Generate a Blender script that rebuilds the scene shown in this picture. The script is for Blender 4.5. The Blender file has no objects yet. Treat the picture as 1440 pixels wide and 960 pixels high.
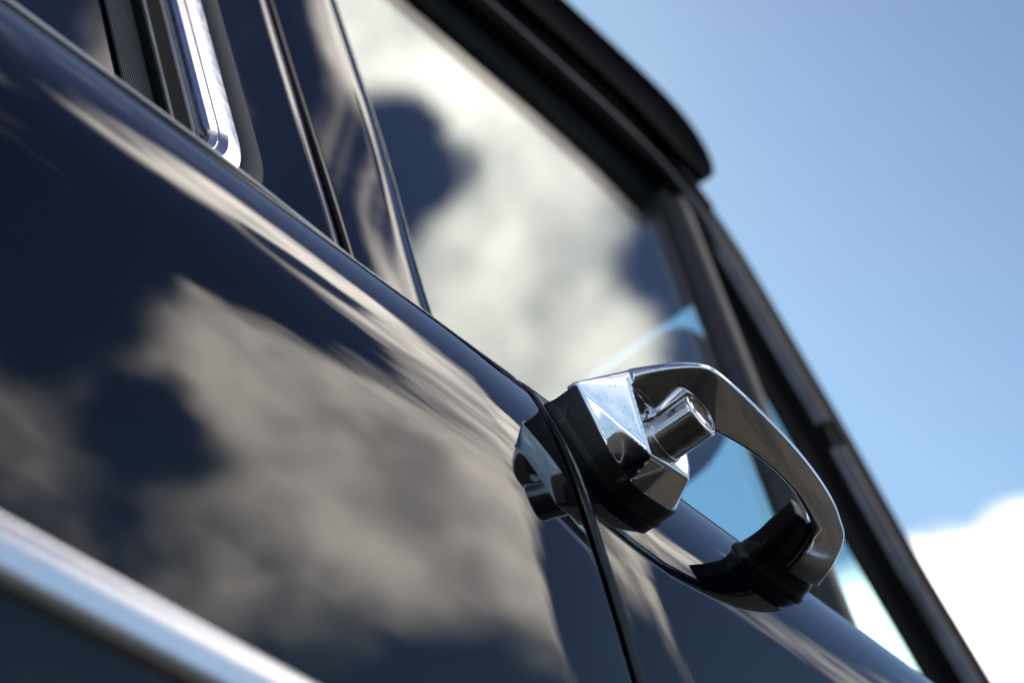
import bpy, bmesh, math, random
from mathutils import Vector, Matrix, Euler
random.seed(7)
sc = bpy.context.scene
COL = sc.collection
GZ = 0.87            # height of the local origin (foot of the door handle) above the ground

# ------------------------------------------------------------------ camera
cam_d = bpy.data.cameras.new("camera"); cam = bpy.data.objects.new("camera", cam_d); COL.objects.link(cam)
cam.matrix_world = Matrix(((0.7703, 0.5471, 0.3277, 0.3268),
                           (0.6002, -0.4482, -0.6625, -0.7288),
                           (-0.2156, 0.7070, -0.6736, -0.6088 + GZ),
                           (0, 0, 0, 1)))
cam_d.sensor_width = 36; cam_d.lens = 85; cam_d.clip_start = 0.02; cam_d.clip_end = 5000
cam_d.dof.use_dof = True; cam_d.dof.focus_distance = 1.045; cam_d.dof.aperture_fstop = 7.6
sc.camera = cam

# ------------------------------------------------------------------ sky, clouds, sun, exposure
sc.view_settings.view_transform = 'Standard'; sc.view_settings.look = 'None'
sc.view_settings.exposure = 0.28; sc.view_settings.gamma = 1.0
SUN = Vector((-0.70, 0.15, 0.70)).normalized()
SKY_STRENGTH = 0.15
CLOUD_RAD = 2.7
SKY_REF, SKY_FALL, SKY_BALANCE = (1.67, 2.32, 3.69), (2.3, 2.75, 2.4), (0.98, 1.07, 1.06)

def build_world():
    w = bpy.data.worlds.new("World"); sc.world = w; w.use_nodes = True
    nt = w.node_tree; N = nt.nodes; L = nt.links; N.clear()
    out = N.new('ShaderNodeOutputWorld'); bg = N.new('ShaderNodeBackground'); bg.inputs[1].default_value = SKY_STRENGTH
    sky = N.new('ShaderNodeTexSky'); sky.sky_type = 'NISHITA'; sky.sun_disc = False
    sky.sun_elevation = math.asin(SUN.z); sky.sun_rotation = math.atan2(SUN.x, SUN.y)
    sky.air_density = 1.0; sky.dust_density = 1.2; sky.ozone_density = 0.4
    tc = N.new('ShaderNodeTexCoord')
    def math_(op, a, b=None, clamp=False):
        n = N.new('ShaderNodeMath'); n.operation = op; n.use_clamp = clamp
        for i, v in enumerate((a, b)):
            if v is None: continue
            if isinstance(v, (int, float)): n.inputs[i].default_value = v
            else: L.new(v, n.inputs[i])
        return n.outputs[0]
    # clear mountain-like air: the deep part of the sky falls off faster than the bright part (same law everywhere)
    dv = N.new('ShaderNodeVectorMath'); dv.operation = 'DIVIDE'; L.new(sky.outputs[0], dv.inputs[0]); dv.inputs[1].default_value = SKY_REF
    lim = N.new('ShaderNodeVectorMath'); lim.operation = 'MINIMUM'; L.new(dv.outputs[0], lim.inputs[0]); lim.inputs[1].default_value = (1.12, 1.12, 1.12)
    sp = N.new('ShaderNodeSeparateXYZ'); L.new(lim.outputs[0], sp.inputs[0]); cb = N.new('ShaderNodeCombineXYZ')
    r_, g_, b_ = sp.outputs
    g_ = math_('MAXIMUM', g_, math_('MULTIPLY', r_, .97)); b_ = math_('MAXIMUM', b_, math_('MULTIPLY', r_, .92))     # pale, not yellow, towards the horizon
    for ch, c_ in enumerate((r_, g_, b_)): L.new(math_('POWER', c_, SKY_FALL[ch]), cb.inputs[ch])
    sk = N.new('ShaderNodeVectorMath'); sk.operation = 'MULTIPLY'; L.new(cb.outputs[0], sk.inputs[0]); sk.inputs[1].default_value = tuple(a * b for a, b in zip(SKY_REF, SKY_BALANCE))
    def noise(scale, detail, rough, off=(0, 0, 0), dist=0.0, src=None):
        m = N.new('ShaderNodeMapping'); m.inputs['Location'].default_value = off
        L.new(src or tc.outputs['Generated'], m.inputs['Vector'])
        n = N.new('ShaderNodeTexNoise'); n.inputs['Scale'].default_value = scale; n.inputs['Detail'].default_value = detail
        n.inputs['Roughness'].default_value = rough; n.inputs['Distortion'].default_value = dist
        L.new(m.outputs[0], n.inputs['Vector']); return n
    # bend the directions a little so the cloud outlines are ragged
    wn = noise(14, 5, 0.6, (3.1, 1.7, 0.4))
    sub = N.new('ShaderNodeVectorMath'); sub.operation = 'SUBTRACT'; L.new(wn.outputs['Color'], sub.inputs[0]); sub.inputs[1].default_value = (.5, .5, .5)
    scl = N.new('ShaderNodeVectorMath'); scl.operation = 'SCALE'; L.new(sub.outputs[0], scl.inputs[0]); scl.inputs['Scale'].default_value = 0.06
    add = N.new('ShaderNodeVectorMath'); add.operation = 'ADD'; L.new(tc.outputs['Generated'], add.inputs[0]); L.new(scl.outputs[0], add.inputs[1])
    D = add.outputs[0]
    n1 = noise(3.2, 4, 0.5, (5.3, 2.2, 7.7))
    n2 = noise(11.0, 9, 0.70, (1.3, 8.2, 2.7))
    dens = math_('ADD', math_('MULTIPLY', math_('SUBTRACT', n1.outputs[0], 0.5), 1.5), math_('MULTIPLY', math_('SUBTRACT', n2.outputs[0], 0.5), 2.6))
    # cumulus banks (direction, angular radius, amount; negative = a hole of clear sky)
    for el, az, r, a in CLOUDS:
        d = aim(el, az); r = math.radians(r)
        v = N.new('ShaderNodeVectorMath'); v.operation = 'DISTANCE'; L.new(D, v.inputs[0]); v.inputs[1].default_value = Vector(d).normalized()
        mr = N.new('ShaderNodeMapRange'); mr.interpolation_type = 'SMOOTHERSTEP'
        mr.inputs['From Min'].default_value = r; mr.inputs['From Max'].default_value = r * 0.08
        mr.inputs['To Min'].default_value = 0; mr.inputs['To Max'].default_value = a
        L.new(v.outputs['Value'], mr.inputs['Value'])
        dens = math_('ADD', dens, mr.outputs[0])
    cov = N.new('ShaderNodeMapRange'); cov.interpolation_type = 'SMOOTHSTEP'
    cov.inputs['From Min'].default_value = 0.0; cov.inputs['From Max'].default_value = 1.05
    L.new(dens, cov.inputs['Value'])
    shade = N.new('ShaderNodeMapRange'); shade.interpolation_type = 'SMOOTHSTEP'
    shade.inputs['From Min'].default_value = 0.34; shade.inputs['From Max'].default_value = 0.62
    n3 = noise(14.0, 8, 0.62, (0.4, 4.1, 9.9)); L.new(n3.outputs[0], shade.inputs['Value'])
    cc = N.new('ShaderNodeMix'); cc.data_type = 'RGBA'
    k = CLOUD_RAD / SKY_STRENGTH
    cc.inputs['A'].default_value = (k * .52, k * .495, k * .485, 1); cc.inputs['B'].default_value = (k * 1.32, k * 1.22, k * 1.10, 1)
    L.new(shade.outputs[0], cc.inputs['Factor'])
    mx = N.new('ShaderNodeMix'); mx.data_type = 'RGBA'
    L.new(cov.outputs[0], mx.inputs['Factor']); L.new(sk.outputs[0], mx.inputs['A']); L.new(cc.outputs['Result'], mx.inputs['B'])
    L.new(mx.outputs['Result'], bg.inputs[0]); L.new(bg.outputs[0], out.inputs[0])

CLOUDS = [  # elevation, azimuth (from straight ahead towards the outboard side), radius: degrees; amount
    # the long bank on the near side of the car, mirrored in paint and glass
    (40.5, 27, 9, .8), (36, 33, 9, .7), (32, 41, 9, .85), (47, 22.5, 8, .9), (53, 22, 7, .7), (29.0, 38, 6, .45), (52, 17, 6, .8), (33, 46.5, 4.5, .9),
    (30, 54, 6, .6), (27.5, 47, 5, .6),
    # clear holes and gaps in it
    (49.2, 24.4, 3.0, -1.5), (48.7, 22.4, 2.0, -.8), (50.4, 23.4, 2.0, -.6), (43.6, 13.6, 4.4, -1.6), (38.5, 15.5, 5.2, -1.8), (44, 6, 6, -1.8), (51.5, 6, 5, -1.4), (53, 31, 3.5, .35), (44.5, 37.5, 8.0, -1.7), (35.5, 51, 5.5, -1.1), (40, 43.5, 5.0, -1.9), (36.5, 47, 2.2, -.7), (30.6, 47.2, 2.5, -1.4),
    (22.0, 39, 6.5, -.7), (28.0, 30, 6.5, -1.1), (56, 42, 8, -.3),
    # a second bank abeam
    (44, 68, 19, 1.4),
    # open blue ahead, with a white cumulus low down
    (44, -12, 20, -1.8), (29.0, -16.0, 11, 3.0), (39.5, -22, 7, -2.2), (37, -13, 4, -1.2),
    (24, 152, 16, .45),  # thin unseen cloud behind, added to brighten the handle's rear facet
    # low bank on the horizon behind the car
    (3, 172, 7, .7), (2, 183, 6, .6), (9, 178, 6, -1.0),
]
def aim(el, az):
    el, az = math.radians(el), math.radians(az)
    return (math.cos(el) * math.sin(az), math.cos(el) * math.cos(az), math.sin(el))
build_world()
sun_d = bpy.data.lights.new("sun", 'SUN'); sun_d.energy = 3.0; sun_d.angle = math.radians(.5); sun_d.color = (1, .95, .87)
sun = bpy.data.objects.new("sun", sun_d); COL.objects.link(sun)
sun.rotation_euler = SUN.to_track_quat('Z', 'Y').to_euler(); sun.location = (3, -3, 5)

# ------------------------------------------------------------------ materials
def mat(name):
    m = bpy.data.materials.new(name); m.use_nodes = True
    nt = m.node_tree; b = nt.nodes['Principled BSDF']
    return m, nt, b
def noise_node(nt, scale, detail=4, rough=.55, stretch=None, kind='Object'):
    tc = nt.nodes.new('ShaderNodeTexCoord'); mp = nt.nodes.new('ShaderNodeMapping')
    if stretch: mp.inputs['Scale'].default_value = stretch
    nt.links.new(tc.outputs[kind], mp.inputs[0])
    n = nt.nodes.new('ShaderNodeTexNoise'); n.inputs['Scale'].default_value = scale; n.inputs['Detail'].default_value = detail; n.inputs['Roughness'].default_value = rough
    nt.links.new(mp.outputs[0], n.inputs['Vector']); return n
def ramp(nt, src, stops):
    r = nt.nodes.new('ShaderNodeValToRGB'); e = r.color_ramp.elements
    while len(e) < len(stops): e.new(.5)
    for el, (p, c) in zip(e, stops):
        el.position = p; el.color = c if len(c) == 4 else (*c, 1)
    nt.links.new(src, r.inputs[0]); return r.outputs[0]
def bump(nt, b, src, strength, dist=.001):
    bm_ = nt.nodes.new('ShaderNodeBump'); bm_.inputs['Strength'].default_value = strength; bm_.inputs['Distance'].default_value = dist
    nt.links.new(src, bm_.inputs['Height']); nt.links.new(bm_.outputs[0], b.inputs['Normal'])
g = lambda v: (v, v, v)

def m_paint():
    m, nt, b = mat("navy_paint")
    b.inputs['Base Color'].default_value = (.0007, .0012, .0045, 1); b.inputs['IOR'].default_value = 1.44
    d = noise_node(nt, 1100, 1, .4); nt.links.new(ramp(nt, d.outputs[0], [(.70, (.0007, .0012, .0045)), (.78, (.035, .034, .032))]), b.inputs['Base Color'])
    n = noise_node(nt, 60, 6, .6, (1, .25, 1))
    nt.links.new(ramp(nt, n.outputs[0], [(.35, g(.012)), (.75, g(.05))]), b.inputs['Roughness'])
    o = noise_node(nt, 9, 3, .5, (1, .5, 1)); bump(nt, b, o.outputs[0], .13, .0012)
    return m
def m_chrome(name, rough=.035, wear=1.0, tint=(.84, .85, .87)):
    m, nt, b = mat(name)
    b.inputs['Metallic'].default_value = 1
    pits = noise_node(nt, 900, 2, .5)
    nt.links.new(ramp(nt, pits.outputs[0], [(.27, tuple(t * .35 for t in tint)), (.33, tint)]), b.inputs['Base Color'])
    n = noise_node(nt, 120, 6, .65)
    nt.links.new(ramp(nt, n.outputs[0], [(.4, g(rough)), (.72, g(rough + .16 * wear))]), b.inputs['Roughness'])
    s = noise_node(nt, 35, 4, .6); bump(nt, b, s.outputs[0], .035 * wear, .0004)
    return m
def m_rubber(name, base, rough, scuff):
    m, nt, b = mat(name)
    n = noise_node(nt, 55, 7, .7, (1, 3, .45))
    nt.links.new(ramp(nt, n.outputs[0], [(.0, g(base)), (.60, g(base)), (.70, g(base + scuff))]), b.inputs['Base Color'])
    b.inputs['Roughness'].default_value = rough; b.inputs['Specular IOR Level'].default_value = .42
    f = noise_node(nt, 700, 4, .6); bump(nt, b, f.outputs[0], .35, .0004)
    return m
def m_plain(name, c, rough, bumpy=0, var=.25, scale=40, spec=.5):
    m, nt, b = mat(name); b.inputs['Specular IOR Level'].default_value = spec
    n = noise_node(nt, scale, 5, .6)
    nt.links.new(ramp(nt, n.outputs[0], [(.3, tuple(x * (1 - var) for x in c)), (.7, tuple(x * (1 + var) for x in c))]), b.inputs['Base Color'])
    b.inputs['Roughness'].default_value = rough
    if bumpy:
        f = noise_node(nt, scale * 12, 3, .6); bump(nt, b, f.outputs[0], bumpy, .0006)
    return m
def m_window(name, tint, two_sided):
    # sheet glass: Fresnel mirror over a tinted see-through body; the front face carries both reflections of the pane
    m = bpy.data.materials.new(name); m.use_nodes = True; nt = m.node_tree; nt.nodes.clear()
    out = nt.nodes.new('ShaderNodeOutputMaterial'); tr = nt.nodes.new('ShaderNodeBsdfTransparent'); gl = nt.nodes.new('ShaderNodeBsdfGlossy')
    tr.inputs[0].default_value = (*tint, 1); gl.inputs['Roughness'].default_value = .012; gl.inputs[0].default_value = (.97, .945, .945, 1)
    fr = nt.nodes.new('ShaderNodeFresnel'); ge = nt.nodes.new('ShaderNodeNewGeometry'); io = nt.nodes.new('ShaderNodeMapRange')
    io.inputs['To Min'].default_value = 1.5; io.inputs['To Max'].default_value = 1 / 1.5      # same glass seen from either side
    nt.links.new(ge.outputs['Backfacing'], io.inputs['Value']); nt.links.new(io.outputs[0], fr.inputs['IOR'])
    mx = nt.nodes.new('ShaderNodeMixShader')
    if two_sided:
        a = nt.nodes.new('ShaderNodeMath'); a.operation = 'MULTIPLY'; a.inputs[1].default_value = .56; nt.links.new(fr.outputs[0], a.inputs[0])
        p = nt.nodes.new('ShaderNodeMath'); p.operation = 'ADD'; p.inputs[1].default_value = 1.0; nt.links.new(fr.outputs[0], p.inputs[0])
        d = nt.nodes.new('ShaderNodeMath'); d.operation = 'DIVIDE'; d.use_clamp = True; nt.links.new(a.outputs[0], d.inputs[0]); nt.links.new(p.outputs[0], d.inputs[1])
        nt.links.new(d.outputs[0], mx.inputs[0])
    else: nt.links.new(fr.outputs[0], mx.inputs[0])
    nt.links.new(tr.outputs[0], mx.inputs[1]); nt.links.new(gl.outputs[0], mx.inputs[2]); nt.links.new(mx.outputs[0], out.inputs[0])
    return m
def m_ground():
    m, nt, b = mat("gravel_asphalt")
    n = noise_node(nt, 1.1, 9, .68); nt.links.new(ramp(nt, n.outputs[0], [(.36, (.007, .005, .003)), (.64, (.052, .037, .020))]), b.inputs['Base Color'])
    b.inputs['Roughness'].default_value = .95
    f = noise_node(nt, 90, 4, .6); bump(nt, b, f.outputs[0], .5, .01)
    return m
PAINT = m_paint()
CHROME = m_chrome("handle_chrome", .03, .8)
CHROME_STEEL = m_chrome("trim_chrome", .09, .6, (.80, .81, .84))
STRIP = m_chrome("dull_strip_chrome", .21, .4, (.64, .66, .70))
SATIN = m_plain("satin_aluminium", (.40, .395, .39), .42, .05); SATIN.node_tree.nodes["Principled BSDF"].inputs["Metallic"].default_value = 1
RUBBER = m_rubber("black_rubber", .014, .36, .12)
GASKET = m_rubber("weathered_rubber", .07, .6, .05)
LIP = m_plain("grey_seal_lip", (.50, .49, .47), .5, .2)
SEAL = m_plain("black_seal", (.0025, .0025, .0027), .5, .2, spec=.08)
BLACK = m_plain("dark_bright_moulding", (.09, .085, .088), .2, .05); BLACK.node_tree.nodes["Principled BSDF"].inputs["Metallic"].default_value = 1
PILLAR = m_plain("satin_black_pillar", (.003, .003, .0045), .5, .03, spec=.05)
BAR = m_plain("dull_grey_bar", (.045, .043, .042), .35, .05)
ROOF = m_plain("matte_black_roof", (.0025, .0025, .003), .85, .3, spec=.06)
LINING = m_plain("dark_cabin_lining", (.018, .019, .022), .9, .2, spec=.2)
VISOR = m_plain("grey_visor_vinyl", (.20, .21, .22), .7, .2)
GLASS = m_window("side_glass", (.86, .95, .95), True)
GLASS_BACK = m_window("side_glass_back", (.97, .99, .99), False)
DARK_GLASS = m_window("dark_quarter_glass", (.35, .40, .42), False)
SCREEN = m_window("tinted_windscreen", (.62, .87, .93), False)
GROUND = m_ground()

# ------------------------------------------------------------------ mesh helpers
def link(name, verts, faces, m, parent=None, smooth=True, angle=35, mats=None, fm=None):
    me = bpy.data.meshes.new(name); me.from_pydata([tuple(v) for v in verts], [], faces); me.validate(); me.update()
    bm = bmesh.new(); bm.from_mesh(me); bmesh.ops.recalc_face_normals(bm, faces=bm.faces); bm.to_mesh(me); bm.free()
    for mm in (mats or [m]): me.materials.append(mm)
    if fm:
        for p, i in zip(me.polygons, fm): p.material_index = i
    if smooth:
        for p in me.polygons: p.use_smooth = True
        me.set_sharp_from_angle(angle=math.radians(angle))
    o = bpy.data.objects.new(name, me); COL.objects.link(o)
    if parent is not None: o.parent = parent
    return o
def grid_faces(nu, nv, close_v=False, close_u=False):
    f = []
    for i in range(nu - (0 if close_u else 1)):
        for j in range(nv - (0 if close_v else 1)):
            a = i * nv + j; b = i * nv + (j + 1) % nv; c = ((i + 1) % nu) * nv + (j + 1) % nv; d = ((i + 1) % nu) * nv + j
            f.append((a, b, c, d))
    return f
def catmull(P, k=6, closed=False):
    P = [tuple(p) for p in P]; n = len(P); out = []
    for i in range(n if closed else n - 1):
        p0 = P[(i - 1) % n] if closed or i > 0 else tuple(2 * a - b for a, b in zip(P[0], P[1]))
        p1 = P[i]; p2 = P[(i + 1) % n]
        p3 = P[(i + 2) % n] if closed or i + 2 < n else tuple(2 * a - b for a, b in zip(P[-1], P[-2]))
        for s in range(k):
            t = s / k
            out.append(tuple(.5 * (2 * b + (c - a) * t + (2 * a - 5 * b + 4 * c - d) * t * t + (3 * b - a - 3 * c + d) * t ** 3) for a, b, c, d in zip(p0, p1, p2, p3)))
    if not closed: out.append(P[-1])
    return out
def chaikin(P, r=.2, it=2, closed=True):
    for _ in range(it):
        Q = []; n = len(P)
        for i in range(n if closed else n - 1):
            a, b = P[i], P[(i + 1) % n]
            Q.append(tuple(x + (y - x) * r for x, y in zip(a, b))); Q.append(tuple(x + (y - x) * (1 - r) for x, y in zip(a, b)))
        if not closed: Q = [P[0]] + Q + [P[-1]]
        P = Q
    return P
def box(name, lo, hi, m, parent, bev=.004):
    bm = bmesh.new(); bmesh.ops.create_cube(bm, size=1)
    for v in bm.verts: v.co = Vector([lo[i] + (v.co[i] + .5) * (hi[i] - lo[i]) for i in range(3)])
    if bev: bmesh.ops.bevel(bm, geom=bm.edges[:], offset=bev, segments=2, affect='EDGES')
    me = bpy.data.meshes.new(name); bm.to_mesh(me); bm.free(); me.materials.append(m)
    for p in me.polygons: p.use_smooth = True
    me.set_sharp_from_angle(angle=math.radians(35))
    o = bpy.data.objects.new(name, me); COL.objects.link(o); o.parent = parent
    return o

# ------------------------------------------------------------------ body section
# local car axes: X outboard, Y forward, Z up from the foot of the door handle
PROF = [(-0.62, -0.12544), (-0.5, -0.09156), (-0.4, -0.06661), (-0.3, -0.04494), (-0.25, -0.03538), (-0.2, -0.02669), (-0.17, -0.02182), (-0.14, -0.01709), (-0.12, -0.01403), (-0.1, -0.01103), (-0.085, -0.00884), (-0.07, -0.00668), (-0.06, -0.00528), (-0.05, -0.00392), (-0.04, -0.00261), (-0.03, -0.00141), (-0.02, -0.00047), (-0.01, 0.0), (0.0, 0.0), (0.01, -0.0005), (0.02, -0.00151), (0.03, -0.00301), (0.04, -0.00501), (0.048, -0.00698), (0.056, -0.00938), (0.0635, -0.01246), (0.07, -0.01671), (0.076, -0.02289), (0.08, -0.03028), (.083, -.042), (.085, -.060), (.085, -.079)]
LEAN = [(-.62, .06), (-.30, .052), (-.16, .036), (-.12, .027), (-.0878, .018), (-.0677, .0131), (-.0489, .0080), (-.0358, .0040), (-.02, .0010), (-.0044, -.0006), (.0114, -.0008), (.0275, .0004), (.085, .0)]
def lean(z):                                             # the shut line runs a little forward towards the sill
    for a, b in zip(LEAN, LEAN[1:]):
        if a[0] <= z <= b[0]: return a[1] + (b[1] - a[1]) * (z - a[0]) / (b[0] - a[0])
    return 0.0
def smooth_profile():
    P = catmull(PROF, 40)
    for _ in range(60):                                   # relax so that reflections flow
        P = [P[0]] + [tuple(.25 * a + .5 * b + .25 * c for a, b, c in zip(P[i - 1], P[i], P[i + 1])) for i in range(1, len(P) - 1)] + [P[-1]]
    Q = P[:-1:3]
    return Q + [P[-1]] if math.dist(Q[-1], P[-1]) > 1e-5 else Q
SP = smooth_profile()
def sec_normals():
    out = []
    for i, (z, x) in enumerate(SP):
        a = SP[max(0, i - 1)]; b = SP[min(len(SP) - 1, i + 1)]
        dz, dx = b[0] - a[0], b[1] - a[1]; l = math.hypot(dz, dx)
        out.append((-dx / l, dz / l))                    # (z, x) components, pointing outboard
    return out
SN = sec_normals()
LP_ = [(lean(z), 0) for z, x in SP]
LN = [a for a, b in LP_]
for _ in range(40): LN = [LN[0]] + [.25 * LN[i - 1] + .5 * LN[i] + .25 * LN[i + 1] for i in range(1, len(LN) - 1)] + [LN[-1]]
def body_panel(name, y0, y1, roll0, roll1, parent, r=.0034):
    st = []
    if roll0: st += [(y0, .018)] + [(y0 + r * (1 - math.cos(t)), r * (1 - math.sin(t))) for t in [i * math.pi / 2 / 6 for i in range(7)]]
    else: st += [(y0, 0)]
    n = max(2, int(abs(y1 - y0) / .05))
    a = y0 + (r if roll0 else 0); b = y1 - (r if roll1 else 0)
    st += [(a + (b - a) * i / n, 0) for i in range(1, n)]
    if roll1: st += [(y1 - r * (1 - math.cos(t)), r * (1 - math.sin(t))) for t in [i * math.pi / 2 / 6 for i in range(6, -1, -1)]] + [(y1, .018)]
    else: st += [(y1, 0)]
    V = []
    for y, dep in st:
        for i_, ((z, x), (nz, nx)) in enumerate(zip(SP, SN)):
            V.append((x - nx * dep, y + LN[i_], z - nz * dep))
    return link(name, V, grid_faces(len(st), len(SP)), PAINT, parent, angle=60)

def gp(y, z, h=0.0):                                     # a point on the greenhouse side, h proud of it
    return (-.081 - .042 * (z - .204) + h, y, z)
def sweep_side(name, path, prof, m, parent, closed=False, prof_closed=False, angle=40):
    # path: (y, z) on the greenhouse side; prof: (n, h), n to the right of the travel direction
    V = []; n = len(path)
    for i, (y, z) in enumerate(path):
        a = path[(i - 1) % n] if closed or i else path[i]; b = path[(i + 1) % n] if closed or i < n - 1 else path[i]
        ty, tz = b[0] - a[0], b[1] - a[1]; l = math.hypot(ty, tz); ny, nz = tz / l, -ty / l
        for pn, ph in prof: V.append(gp(y + ny * pn, z + nz * pn, ph))
    return link(name, V, grid_faces(n, len(prof), prof_closed, closed), m, parent, angle=angle)

def set_(o, **k):
    for a, b in k.items(): o[a] = b
    return o

# ------------------------------------------------------------------ the setting
me = bpy.data.meshes.new("ground"); S = 600
gv = []; GN = 24
for i in range(GN + 1):
    for j in range(GN + 1):
        u = (i / GN - .5) * 2; v = (j / GN - .5) * 2
        gv.append((S * u * abs(u), S * v * abs(v), 0))
ground = link("ground", gv, grid_faces(GN + 1, GN + 1), GROUND, None); ground['kind'] = 'structure'

# ------------------------------------------------------------------ the car
car = bpy.data.objects.new("parked_car", None); COL.objects.link(car); car.location = (0, 0, GZ)
car.empty_display_size = .2
set_(car, label="glossy dark navy car with chrome pull door handle, side windows and matte black roof edge", category="car")

GAP = -.0482
quarter = body_panel("rear_quarter_panel", -1.60, GAP - .0038, False, True, car)
door = body_panel("front_door_panel", GAP + .0028, .72, True, False, car)
# black seal deep in the shut line, and the jamb behind it
V = []
for (z, x), (nz, nx), ly in zip(SP, SN, LN):
    for y, d in ((GAP - .006, .0150), (GAP + .0004, .0150), (GAP + .0012, .0125), (GAP + .0022, .0125), (GAP + .003, .0150), (GAP + .006, .0150)):
        V.append((x - nx * d, y + ly, z - nz * d))
link("door_jamb_seal", V, grid_faces(len(SP), 6), SEAL, car)

# chrome rubbing strip low on the flank
def side_strip():
    pts = []; nst = 60; P = []
    for k in range(13):
        t = math.pi * k / 12; P.append((-.1815 + .0125 * math.cos(t), .0062 * math.sin(t) ** .8))
    V = []
    for i in range(nst + 1):
        y = -1.55 + (GAP + .032 + 1.55) * i / nst
        for z, h in P: V.append((body_x(z) + h - .001, y, z))
    o = link("chrome_side_strip", V, grid_faces(nst + 1, len(P)), STRIP, car, angle=70)
    V = []
    for i in range(nst + 1):
        y = GAP + .045 + (.66 - GAP) * i / nst
        for z, h in P: V.append((body_x(z) + h - .001, y, z))
    link("chrome_side_strip", V, grid_faces(nst + 1, len(P)), STRIP, car, angle=70)
def body_x(z):
    for a, b in zip(SP, SP[1:]):
        if a[0] <= z <= b[0]:
            return a[1] + (b[1] - a[1]) * (z - a[0]) / max(1e-9, b[0] - a[0])
    return SP[-1][1]
side_strip()

# slim bright moulding along the waist of the rear panel
def belt_moulding():
    z0, x0 = .0722, None
    x0 = body_x(z0); V = []; nst = 40
    for i in range(nst + 1):
        y = -1.55 + (GAP - .0085 + 1.55) * i / nst
        k = min(1, .12 + (nst - i) / 5)
        for j in range(13):
            a = math.radians(-40 + 250 * j / 12); V.append((x0 + .0012 * k - .0012 * (1 - k) + .0019 * k * math.cos(a), y, z0 + .0020 * k - .001 * (1 - k) + .0019 * k * math.sin(a)))
    F = grid_faces(nst + 1, 13); F.append(tuple(range(len(V) - 13, len(V))))
    link("belt_moulding", V, F, SATIN, car, angle=70)
belt_moulding()

# ---- rear quarter window
def rrect(y1, z0, r, y0=-.95, z1=.62, k=14):
    P = []
    for cy, cz, a0 in ((y1 - r, z1 - r, 90), (y1 - r, z0 + r, 0), (y0 + r, z0 + r, -90), (y0 + r, z1 - r, -180)):
        for i in range(k + 1):
            a = math.radians(a0 - 90 * i / k); P.append((cy + r * math.cos(a), cz + r * math.sin(a)))
    # extra points down the long front edge
    return P
RO = rrect(-.0995, .155, .070)
def ring(inset_n, base=RO): return base
# travelling clockwise seen from outside (down the front edge): n to the right = towards the window centre is negative y
def win_sweep(name, prof, m, parent, angle=40): return sweep_side(name, RO, prof, m, parent, closed=True, angle=angle)
def pane(name, pts, h, th, m_front, m_back, parent):
    n = len(pts); V = [gp(y, z, h) for y, z in pts] + [gp(y, z, h - th) for y, z in pts]
    F = [tuple(range(n)), tuple(range(2 * n - 1, n - 1, -1))] + [(i, (i + 1) % n, n + (i + 1) % n, n + i) for i in range(n)]
    o = link(name, V, F, None, parent, smooth=False, mats=[m_front, m_back], fm=[0, 1] + [1] * n)
    return o
qw = pane("quarter_window", rrect(-.135, .195, .03), -.016, .004, DARK_GLASS, GLASS_BACK, car)
gasket = win_sweep("window_gasket", [(-.0005, -.004), (0, .0005), (.002, .0030), (.006, .0038), (.010, .0026), (.0130, .0004), (.0145, -.004)], GASKET, qw)
trim = win_sweep("window_chrome_trim", [(.0146, -.004), (.0149, .0010), (.0156, .0019), (.0240, .0033), (.0248, .0034), (.0254, .0032), (.0290, .0020), (.0295, .0015), (.0300, .0016), (.0336, .0003), (.0348, -.002), (.0354, -.007)], CHROME_STEEL, qw, 25)
win_sweep("window_lip", [(.0358, -.0075), (.0361, -.0060), (.0368, -.0054), (.0376, -.0060), (.0379, -.0076)], LIP, qw)
win_sweep("inner_seal", [(.034, -.0060), (.0358, -.0066), (.0390, -.0070), (.0460, -.0082), (.0500, -.0092), (.0512, -.011), (.052, -.016)], SEAL, qw)
win_sweep("window_lip", [(.0470, -.0095), (.0473, -.0082), (.0479, -.0077), (.0485, -.0082), (.0488, -.0096)], LIP, qw)
rib = []
for k in range(14):
    n0 = .0515 + k * .0014; rib += [(n0, -.0148), (n0 + .0004, -.0136), (n0 + .0009, -.0136), (n0 + .0013, -.0148)]
win_sweep("ribbed_channel", rib, m_plain("ribbed_grey_rubber", (.05, .055, .065), .4, .1), qw)

# ---- painted pillar round the quarter window (window opening out to the shut line)
def pill_h(y):
    if y < -.11: return 0.0
    u = (y + .11) / (.11 + GAP - .003)
    return .0042 * u ** 1.3 - .0026 * max(0, (u - .84) / .16) ** 2.2
def pillar_panel():
    NR = 16; V = []; OY1 = GAP - .0042
    outer = []
    for (y, z) in RO:
        # matching point on the outer outline
        if y > -.16: oy = OY1
        elif y < -.88: oy = -1.15
        else: oy = y
        oz = z
        if z > .56: oz = .68
        elif z < .22: oz = .086
        outer.append((oy, oz))
    for (a, b) in zip(RO, outer):
        for k in range(NR + 1):
            t = k / NR; t = t if k < NR - 5 else t
            y = a[0] + .0002 + (b[0] - a[0]) * t; z = a[1] + (b[1] - a[1]) * t
            e = OY1 - y
            h = pill_h(y)
            V.append(gp(y, z, h))
        y, z = b
        for dy, dh in ((.0008, -.0006), (.0013, -.0016), (.0015, -.004), (.0015, -.03)): V.append(gp(y + (dy if y > -.5 else 0), z, pill_h(y) + dh))
    return link("rear_pillar", V, grid_faces(len(RO), NR + 5, False, True), PAINT, car, angle=70)
pillar_panel()
# black rubber at the bottom of the pillar shut line
sweep_side("pillar_seal", [(GAP + .0, .68), (GAP, .4), (GAP, .08)], [(-.009, -.018), (-.004, -.016), (-.003, -.009), (-.0015, -.0075), (.0002, -.009), (.001, -.016), (.009, -.018)], SEAL, car)

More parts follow.
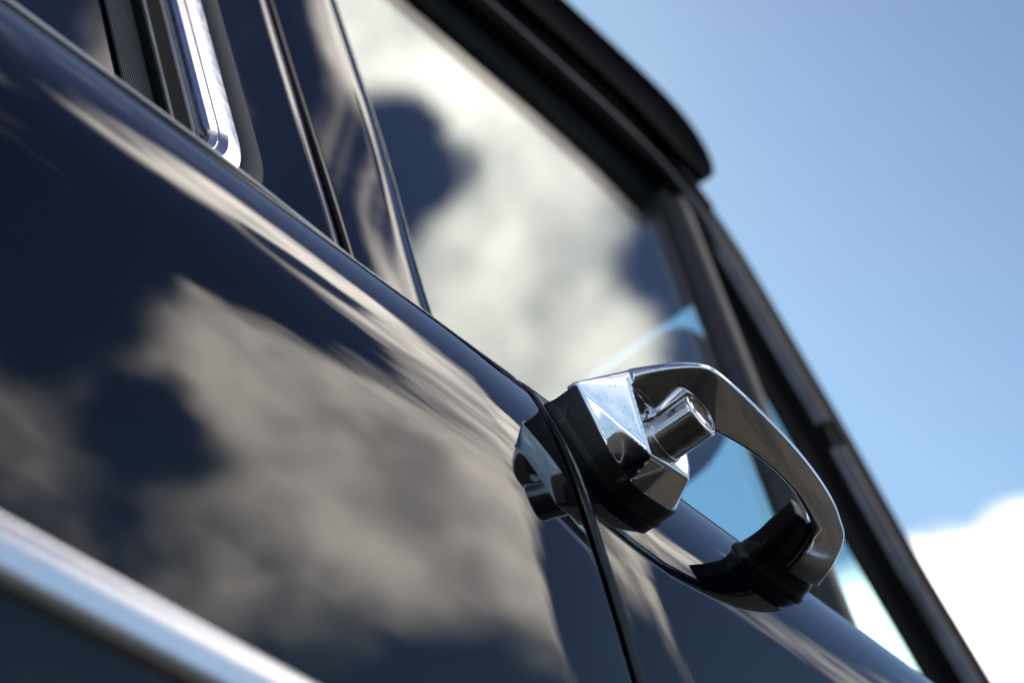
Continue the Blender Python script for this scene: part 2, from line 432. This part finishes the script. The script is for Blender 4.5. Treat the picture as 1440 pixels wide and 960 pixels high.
# ---- door window frame, rear upright: painted, with a rolled front edge
def frame_upright():
    V = []; st = 48; pr = []
    ya, yb = GAP + .0052, .0300
    for k in range(25):
        t = k / 24; pr.append((ya + (yb - ya) * t, .0050 * t - .0010 * (2 * t - 1) ** 2 + .0010 - .0050 * max(0, (t - .66) / .34) ** 2.2))
    e = pr[-1][1]
    pr = [(ya - .0018, -.03), (ya - .0018, -.005), (ya - .0014, -.0018), (ya - .0007, -.0006)] + pr + [(yb + .0008, e - .0008), (yb + .0012, e - .002), (yb + .0012, -.02)]
    for i in range(st + 1):
        z = .085 + (.69 - .085) * i / st
        sh = -.0030 * max(0, min(1, (.30 - z) / .1))
        tw = max(0, min(1, (.37 - z) / .15)); tw = tw * tw * (3 - 2 * tw)
        for y, h in pr:
            u = max(0, min(1, (y - ya) / (yb - ya))); V.append(gp(y + sh * u, z, h - tw * .0048 * u + tw * .0014))
    return link("door_window_frame", V, grid_faces(st + 1, len(pr)), PAINT, car, angle=70)
frame_upright()
sweep_side("glass_run_seal", [(.0318, .66), (.0318, .31), (.029, .21), (.0285, .086)], [(-.004, -.012), (-.0015, -.0085), (.0008, -.0085), (.0015, -.013)], SEAL, car)

# ---- door glass
dg = pane("door_window", [(.022, .08), (.022, .645), (.480, .645), (.425, .20), (.410, .08)], -.015, .004, GLASS, GLASS_BACK, car)
vw = pane("vent_window", [(.440, .08), (.452, .20), (.505, .645), (.535, .60), (.60, .20), (.62, .08)], -.021, .004, GLASS, GLASS_BACK, car)

# ---- division bar between door glass and vent window
dbp = [(.484, .66), (.4760, .60), (.4640, .50), (.4525, .40), (.4420, .30), (.4330, .20), (.4230, .08)]
sweep_side("division_bar", catmull(dbp, 5), [(-.020, -.019), (-.0195, -.0120), (-.015, -.0095), (-.0135, -.0105), (-.0115, -.0105), (-.008, -.0040), (-.003, -.0022), (.002, -.0030), (.0055, -.0075), (.007, -.0105), (.0105, -.0105), (.012, -.0085), (.0150, -.012), (.0155, -.020)], BAR, car, angle=50)

# ---- door frame along the roof and down the windscreen pillar
FP = [(-1.15, .6735), (-.4, .6735), (.1, .6735), (.33, .6730), (.40, .6715), (.452, .6640), (.487, .6440), (.511, .610), (.526, .565), (.541, .510), (.558, .450), (.570, .390), (.583, .330), (.603, .270), (.625, .19), (.645, .08)]
FPS = catmull(FP, 8)
# n is to the right of travel: below the rail / inside the pillar
sweep_side("frame_seal", FPS, [(.0335, -.0215), (.033, -.0185), (.030, -.0175), (.027, -.0190), (.018, -.0190), (.0150, -.0165), (.0105, -.0155), (.0085, -.0100), (.0070, -.006)], SEAL, car, angle=50)
def moulding(i0, i1): return sweep_side("frame_moulding", FPS[i0:i1], [(.0072, -.009), (.0066, -.0040), (.0050, -.0010), (.0036, .0008), (.0018, .0019), (.0, .0023), (-.0018, .0019), (-.0036, .0008), (-.0048, -.0008), (-.0056, -.004), (-.0060, -.009)], BLACK, car, angle=70)
cut = min(range(len(FPS)), key=lambda i: (FPS[i][1] - .440) ** 2 + (FPS[i][0] - .56) ** 2)
moulding(0, cut); moulding(cut + 2, len(FPS))
sweep_side("moulding_joint", FPS[cut - 2:cut + 6], [(.006, -.007), (.004, -.0015), (0, -.001), (-.004, -.0015), (-.006, -.007)], SEAL, car)
sweep_side("windscreen_pillar", FPS, [(-.0054, -.008), (-.0066, -.0030), (-.0090, -.0002), (-.020, .0016), (-.036, .0010), (-.048, -.0030), (-.056, -.0115), (-.061, -.022), (-.062, -.032)], PILLAR, car, angle=70)
# rain gutter above the door
sweep_side("rain_gutter", [p for p in FPS if p[0] < .50 and p[1] > .63], [(-.0135, -.004), (-.0140, .0035), (-.0160, .0062), (-.0185, .0068), (-.0210, .0055), (-.0220, .002), (-.0220, -.006)], BLACK, car, angle=70)

# ---- matte black roof with a rounded front edge
def roof():
    side = [(-1.3, .693), (-1.3, .752), (-.6, .754), (0, .757), (.30, .7575), (.42, .7580), (.472, .7570), (.500, .7530), (.519, .7440), (.5305, .7290), (.5330, .7080), (.5240, .6860), (.5040, .6680), (.4780, .6700), (.40, .686), (.2, .686), (-.5, .688)]
    side = catmull(side, 4, closed=True); n = len(side)
    cy, cz = -.3, .72
    secs = []
    for x, sc_, dz in [(-.128, .0, 0), (-.1, .93, 0), (-.0935, .965, 0), (-.0895, .985, 0), (-.088, 1.0, 0)]: pass
    V = []
    lay = [(-.094, -.0085), (-.0905, -.004), (-.0885, -.0012), (-.088, 0.0), (-.0905, .0), (-.15, .012), (-.3, .026), (-.5, .036), (-.75, .040), (-1.0, .036), (-1.2, .026), (-1.36, .012), (-1.42, 0.0)]
    for x, d in lay:
        for (y, z) in side:
            if d < 0 or x == -.088:      # rounding of the outer edge: shrink the outline by |d|
                yy = y + (d if y > 0 else -d) * (1 if y > .45 else 0)
                zz = z + (d if z > .72 else -d)
            else:
                yy = y; zz = z + (d if z > .715 else d * .6)
            V.append((x, yy, zz))
    F = grid_faces(len(lay), n, True, False)
    F += [tuple(range(n)), tuple(range(len(V) - 1, len(V) - n - 1, -1))]
    return link("roof", V, F, ROOF, car, angle=50)
roof()

# ---- windscreen, header, cabin
def windscreen():
    V = []; nx, nz = 14, 8
    for i in range(nx + 1):
        x = -.105 - 1.29 * i / nx; bow = .05 * (1 - ((x + .75) / .645) ** 2)
        for j in range(nz + 1):
            z = .05 + (.665 - .05) * j / nz; V.append((x, .675 - .125 * (z - .05) / .615 + bow, z))
    return link("windscreen", V, grid_faces(nx + 1, nz + 1), SCREEN, car)
windscreen()
box("windscreen_header", (-1.40, .50, .640), (-.115, .585, .688), LINING, car)
box("headliner", (-1.40, -1.2, .660), (-.118, .505, .680), LINING, car)
box("dashboard", (-1.40, .50, -.05), (-.10, .70, .085), LINING, car)
box("cabin_floor", (-1.42, -1.4, -.55), (-.06, .70, -.50), LINING, car)
box("rear_bulkhead", (-1.40, -1.30, -.5), (-.10, -1.2, .70), LINING, car)
box("inner_door_panel", (-.115, -1.2, -.5), (-.085, .70, .075), LINING, car)
box("far_side_door", (-1.43, -1.3, -.6), (-1.38, .72, .20), PAINT, car)
for y0, y1 in ((-1.3, -.75), (-.10, 0.0), (.54, .60)): box("far_side_pillar", (-1.42, y0, .20), (-1.385, y1, .69), LINING, car)
# grey sun visor folded down behind the windscreen
def sun_visor():
    P = []; r = .035
    for cx, cz, a0 in ((-.135 - r, .562 - r, 90), (-.135 - .052, .440 + .052, 0), (-.52 + .03, .440 + .03, -90), (-.52 + r, .562 - r, -180)):
        rr = .052 if a0 == 0 else (.03 if a0 == -90 else r)
        for k in range(9):
            a = math.radians(a0 - 90 * k / 8); P.append((cx + rr * math.cos(a), cz + rr * math.sin(a)))
    n = len(P); V = []
    for y, s in ((.500, .006), (.503, 0.0), (.517, 0.0), (.520, .006)):
        for x, z in P:
            V.append((x + (s if x < -.3 else -s), y, z + (s if z < .495 else -s)))
    F = grid_faces(4, n, True) + [tuple(range(n)), tuple(range(4 * n - 1, 3 * n - 1, -1))]
    return link("sun_visor", V, F, VISOR, car)
sun_visor()

# ------------------------------------------------------------------ door handle
BASE = [(-.0420, .0492), (-.0382, .0372), (-.0347, .0272), (-.0304, .0160), (-.0260, .0108), (-.0205, .0055), (-.0110, .0038), (.0086, .0052), (.0145, .0078), (.0215, .0200), (.0240, .0300), (.0200, .0420), (.0100, .0480), (-.0100, .0505)]
HX = .0095
def finish(bm, name, m, parent, offset, ang=22, seg=3, sharp=60):
    bmesh.ops.recalc_face_normals(bm, faces=bm.faces)
    if offset:
        ed = [e for e in bm.edges if len(e.link_faces) == 2 and e.calc_face_angle(0) > math.radians(ang)]
        bmesh.ops.bevel(bm, geom=ed, offset=offset, segments=seg, profile=.5, affect='EDGES', clamp_overlap=True)
    me = bpy.data.meshes.new(name); bm.to_mesh(me); bm.free(); me.materials.append(m)
    for p in me.polygons: p.use_smooth = True
    me.set_sharp_from_angle(angle=math.radians(sharp))
    o = bpy.data.objects.new(name, me); COL.objects.link(o); o.parent = parent
    wn = o.modifiers.new("weighted", 'WEIGHTED_NORMAL'); wn.keep_sharp = True
    return o

def handle_block():
    bm = bmesh.new(); v = lambda x, y, z: bm.verts.new((x, y, z))
    B = [v(HX, y, z) for y, z in BASE]; U = [v(HX - .005, y, z) for y, z in BASE]
    R1 = v(.0301, -.0315, .0470); C = v(.0285, -.0316, .0412); Dv = v(.0240, -.0248, .0068)
    E0 = v(.0242, -.0100, .0086); E1 = v(.0243, .0042, .0098); E2 = v(.0245, .0085, .0180); E3 = v(.0248, .0105, .0270); E4 = v(.0250, .0080, .0390); E5 = v(.0255, .0000, .0445); E6 = v(.0270, -.0150, .0463)
    O = v(.0250, -.0108, .0240); A = B[0]
    bm.faces.new((A, R1, C))
    # the lower rear flank rolls from the crease A-D over to the rubber edge
    Bc = catmull([BASE[k] for k in range(6)], 4); nk = len(Bc); rows = []
    for k in range(nk):
        t = k / (nk - 1); c = A.co.lerp(Dv.co, t ** .9); q = Vector((HX, Bc[k][0], Bc[k][1]))
        ctl = c.lerp(q, .5) + Vector((.25, -.62, -.30)).normalized() * ((q - c).length * .0 * (1 - t ** 4))
        row = []
        for j in range(7):
            u = j / 6; row.append((1 - u) ** 2 * c + 2 * u * (1 - u) * ctl + u * u * q)
        rows.append(row)
    gv = []
    for k in range(nk):
        if k == 0: gv.append([A] * 7); continue
        r_ = [Dv if (k == nk - 1) else bm.verts.new(rows[k][0])] + [bm.verts.new(p) for p in rows[k][1:6]]
        r_.append(B[k // 4] if k % 4 == 0 else bm.verts.new(rows[k][6])); gv.append(r_)
    for j in range(6): bm.faces.new((A, gv[1][j], gv[1][j + 1]))
    for k in range(2, nk):
        for j in range(6): bm.faces.new((gv[k - 1][j], gv[k][j], gv[k][j + 1], gv[k - 1][j + 1]))
    bm.faces.new([A] + [C, ] + [gv[k][0] for k in range(nk - 1, 0, -1)])
    edge = [gv[k][6] for k in range(1, nk)]
    for seg_ in range(5):
        e_ = [B[seg_]] + edge[seg_ * 4:seg_ * 4 + 4]
        bm.faces.new([U[seg_], U[seg_ + 1]] + e_[::-1])
    bm.faces.new([B[6]] + [gv[nk - 1][j] for j in range(6, -1, -1)] + [E0]); bm.faces.new((B[6], E0, E1, B[7])); bm.faces.new((B[7], E1, B[8]))
    bm.faces.new((B[8], E1, E2, B[9])); bm.faces.new((B[9], E2, E3, B[10])); bm.faces.new((B[10], E3, E4, B[11])); bm.faces.new((B[11], E4, E5, B[12])); bm.faces.new((B[12], E5, E6, B[13])); bm.faces.new((B[13], E6, R1, A))
    loop = [C, Dv, E0, E1, E2, E3, E4, E5, E6, R1]
    for i in range(len(loop)): bm.faces.new((loop[i], loop[(i + 1) % len(loop)], O))
    for i in range(5, len(B)):
        j = (i + 1) % len(B); bm.faces.new((B[i], B[j], U[j], U[i]))
    bm.faces.new(U)
    bmesh.ops.recalc_face_normals(bm, faces=bm.faces)
    me = bpy.data.meshes.new("block"); bm.to_mesh(me); bm.free(); return me

STN = [  # outer ridge, inner lower edge
    ((.0301, -.0315, .0470), (.0288, -.0305, .0390)),
    ((.0390, -.0262, .0461), (0.0286, -0.0228, 0.0350)),
    ((.0464, -.0213, .0450), (0.0287, -0.0158, 0.0310)),
    ((.0540, -.0140, .0435), (0.0328, -0.0061, 0.0300)),
    ((.0565, -.0049, .0425), (0.0374, 0.0030, 0.0295)),
    ((.0565, .0100, .0418), (0.0397, 0.0142, 0.0290)),
    ((.0556, .0293, .0410), (.0420, .0335, .0288)),
    ((.0540, .0500, .0405), (.0424, .0520, .0285)),
    ((.0516, .0697, .0400), (.0408, .0700, .0285)),
    ((.0485, .0880, .0394), (.0388, .0810, .0285)),
    ((.0445, .1046, .0390), (.0362, .0900, .0288)),
    ((.0400, .1170, .0385), (.0335, .0985, .0292)),
    ((.0368, .1245, .0380), (.0300, .1055, .0296)),
    ((.0310, .1313, .0370), (.0245, .1100, .0290)),
    ((.0196, .1392, .0360), (.0151, .1145, .0280)),
    ((.0080, .1445, .0355), (.0070, .1170, .0280))]
def pull_bar():
    flat = catmull([tuple(R) + tuple(I) for R, I in STN], 6)
    V = []; ns = 0; n = len(flat)
    for i, p in enumerate(flat):
        R = Vector(p[:3]); I = Vector(p[3:])
        f = i / (n - 1)
        out = (R - I); out.z = 0; out.normalize()
        iz = .011 + .006 * max(0, (f - .7) / .3)
        Lo = R + out * .0007 + Vector((0, 0, -.0038))
        Lo2 = Lo + (I - Lo) * .06 + Vector((0, 0, -.0004))
        IU = I + Vector((0, 0, iz)) - out * .0012
        IU.z = min(IU.z, R.z + .0004)
        T = R * .55 + IU * .45; T.z = R.z + .0012
        T2 = R + (T - R) * .25 + Vector((0, 0, .0006))
        mid = Lo2 * .5 + I * .5 + Vector((0, 0, -.0009))
        ringp = [tuple(q) for q in (R, Lo, Lo2, mid, I, I + Vector((0, 0, .0025)) - out * .0008, IU, T, T2)]
        rp = chaikin(ringp, .22, 2); ns = len(rp); V += rp
    F = grid_faces(n, ns, True); F += [tuple(range(ns)), tuple(range(len(V) - 1, len(V) - ns - 1, -1))]
    me = bpy.data.meshes.new("bar"); me.from_pydata(V, [], F); me.update()
    bm = bmesh.new(); bm.from_mesh(me); bmesh.ops.recalc_face_normals(bm, faces=bm.faces); bm.to_mesh(me); bm.free(); return me

def push_button(parent):
    cy, cz = -.0110, .0225; seg = 56
    prof = [(.0150, .0111), (.0256, .0111), (.0260, .0109), (.0262, .0105), (.0266, .0104), (.0437, .0103), (.0447, .0101), (.0453, .0095), (.0455, .0088), (.0454, .0083), (.0449, .0080), (.0449, .0075), (.0452, .0071), (.0454, .0045), (.0455, .0020), (.0455, .0)]
    V = []
    for x, r in prof:
        for k in range(seg):
            a = 2 * math.pi * k / seg; V.append((x, cy + r * math.cos(a), cz + r * math.sin(a)))
    F = grid_faces(len(prof), seg, True); F.append(tuple(range(seg)))
    o = link("push_button", V, F, BUTTON, parent, angle=40)
    return o
BUTTON = m_chrome("worn_button_chrome", .06, 1.6, (.66, .65, .64))

def offset_outline(P, d):
    n = len(P); out = []
    for i in range(n):
        a = Vector(P[i - 1]); b = Vector(P[i]); c = Vector(P[(i + 1) % n])
        t = (c - a).normalized(); out.append((b.x - t.y * -d * -1, b.y + t.x * -d))
    return out
def rubber_base(parent):
    P = chaikin(BASE, .2, 1); cen = Vector((-.008, .028))
    def off(d, k=1.0):
        out = []
        for i in range(len(P)):
            a = Vector(P[i - 1]); b = Vector(P[i]); c = Vector(P[(i + 1) % len(P)]); t = (c - a).normalized(); nrm = Vector((t.y, -t.x))
            if nrm.dot(b - cen) < 0: nrm = -nrm
            out.append(b + nrm * d)
        return out
    V = []; lay = [(-.014, .0016), (.0010, .0016), (.0018, .0012), (.0030, .0008), (.0088, .0009), (.0094, .0005), (.0097, -.0006), (.0090, -.003)]
    for x, d in lay:
        for q in off(d):
            bx = body_x(max(-.3, min(.084, q.y)))
            V.append((x + bx * max(0, 1 - x / .0095), q.x, q.y))
    n = len(P); F = grid_faces(len(lay), n, True)
    return link("rubber_base", V, F, RUBBER, parent, angle=40)
def rubber_foot(parent):
    # a pad under the far end that climbs the inner side of the bar as a wedge
    lay = [(-.014, .0985, .1510, .0185), (.0008, .0985, .1510, .0185), (.0016, .0992, .1502, .0178), (.0022, .1000, .1492, .0170), (.0060, .1000, .1470, .0164), (.0092, .0996, .1430, .0160), (.0110, .0990, .1340, .0156),
           (.0135, .0984, .1235, .0152), (.0190, .0972, .1165, .0146), (.0250, .0958, .1100, .0140), (.0292, .0948, .1040, .0130), (.0298, .0955, .1020, .0110)]
    V = []; n = 28; cz = .0385
    for x, y0, y1, hz in lay:
        cy, hy = (y0 + y1) / 2, (y1 - y0) / 2
        for k in range(n):
            a = 2 * math.pi * k / n; c_, s_ = math.cos(a), math.sin(a); e = .55
            y = cy + hy * math.copysign(abs(c_) ** e, c_); z = cz + hz / 2 * math.copysign(abs(s_) ** e, s_)
            V.append((x + body_x(min(.084, z)) * max(0, 1 - x / .012), y, z))
    F = grid_faces(len(lay), n, True); F.append(tuple(range(len(V) - 1, len(V) - n - 1, -1)))
    return link("rubber_foot", V, F, RUBBER, parent, angle=40)

def cast_handle():
    # block and bar fused into one casting with soft edges
    bm = bmesh.new(); bm.from_mesh(handle_block()); bm.from_mesh(pull_bar())
    me = bpy.data.meshes.new("cast"); bm.to_mesh(me); bm.free()
    o = bpy.data.objects.new("cast", me); COL.objects.link(o)
    r = o.modifiers.new("remesh", 'REMESH'); r.mode = 'VOXEL'; r.voxel_size = .0004; r.use_smooth_shade = True
    sm = o.modifiers.new("smooth", 'SMOOTH'); sm.factor = .5; sm.iterations = 45
    dg = bpy.context.evaluated_depsgraph_get()
    res = bpy.data.meshes.new_from_object(o.evaluated_get(dg)); res.name = "door_handle"
    bpy.data.objects.remove(o)
    res.materials.clear(); res.materials.append(CHROME)
    for p in res.polygons: p.use_smooth = True
    h = bpy.data.objects.new("door_handle", res); COL.objects.link(h); h.parent = car
    return h
handle = cast_handle()
push_button(handle); rubber_base(handle); rubber_foot(handle)
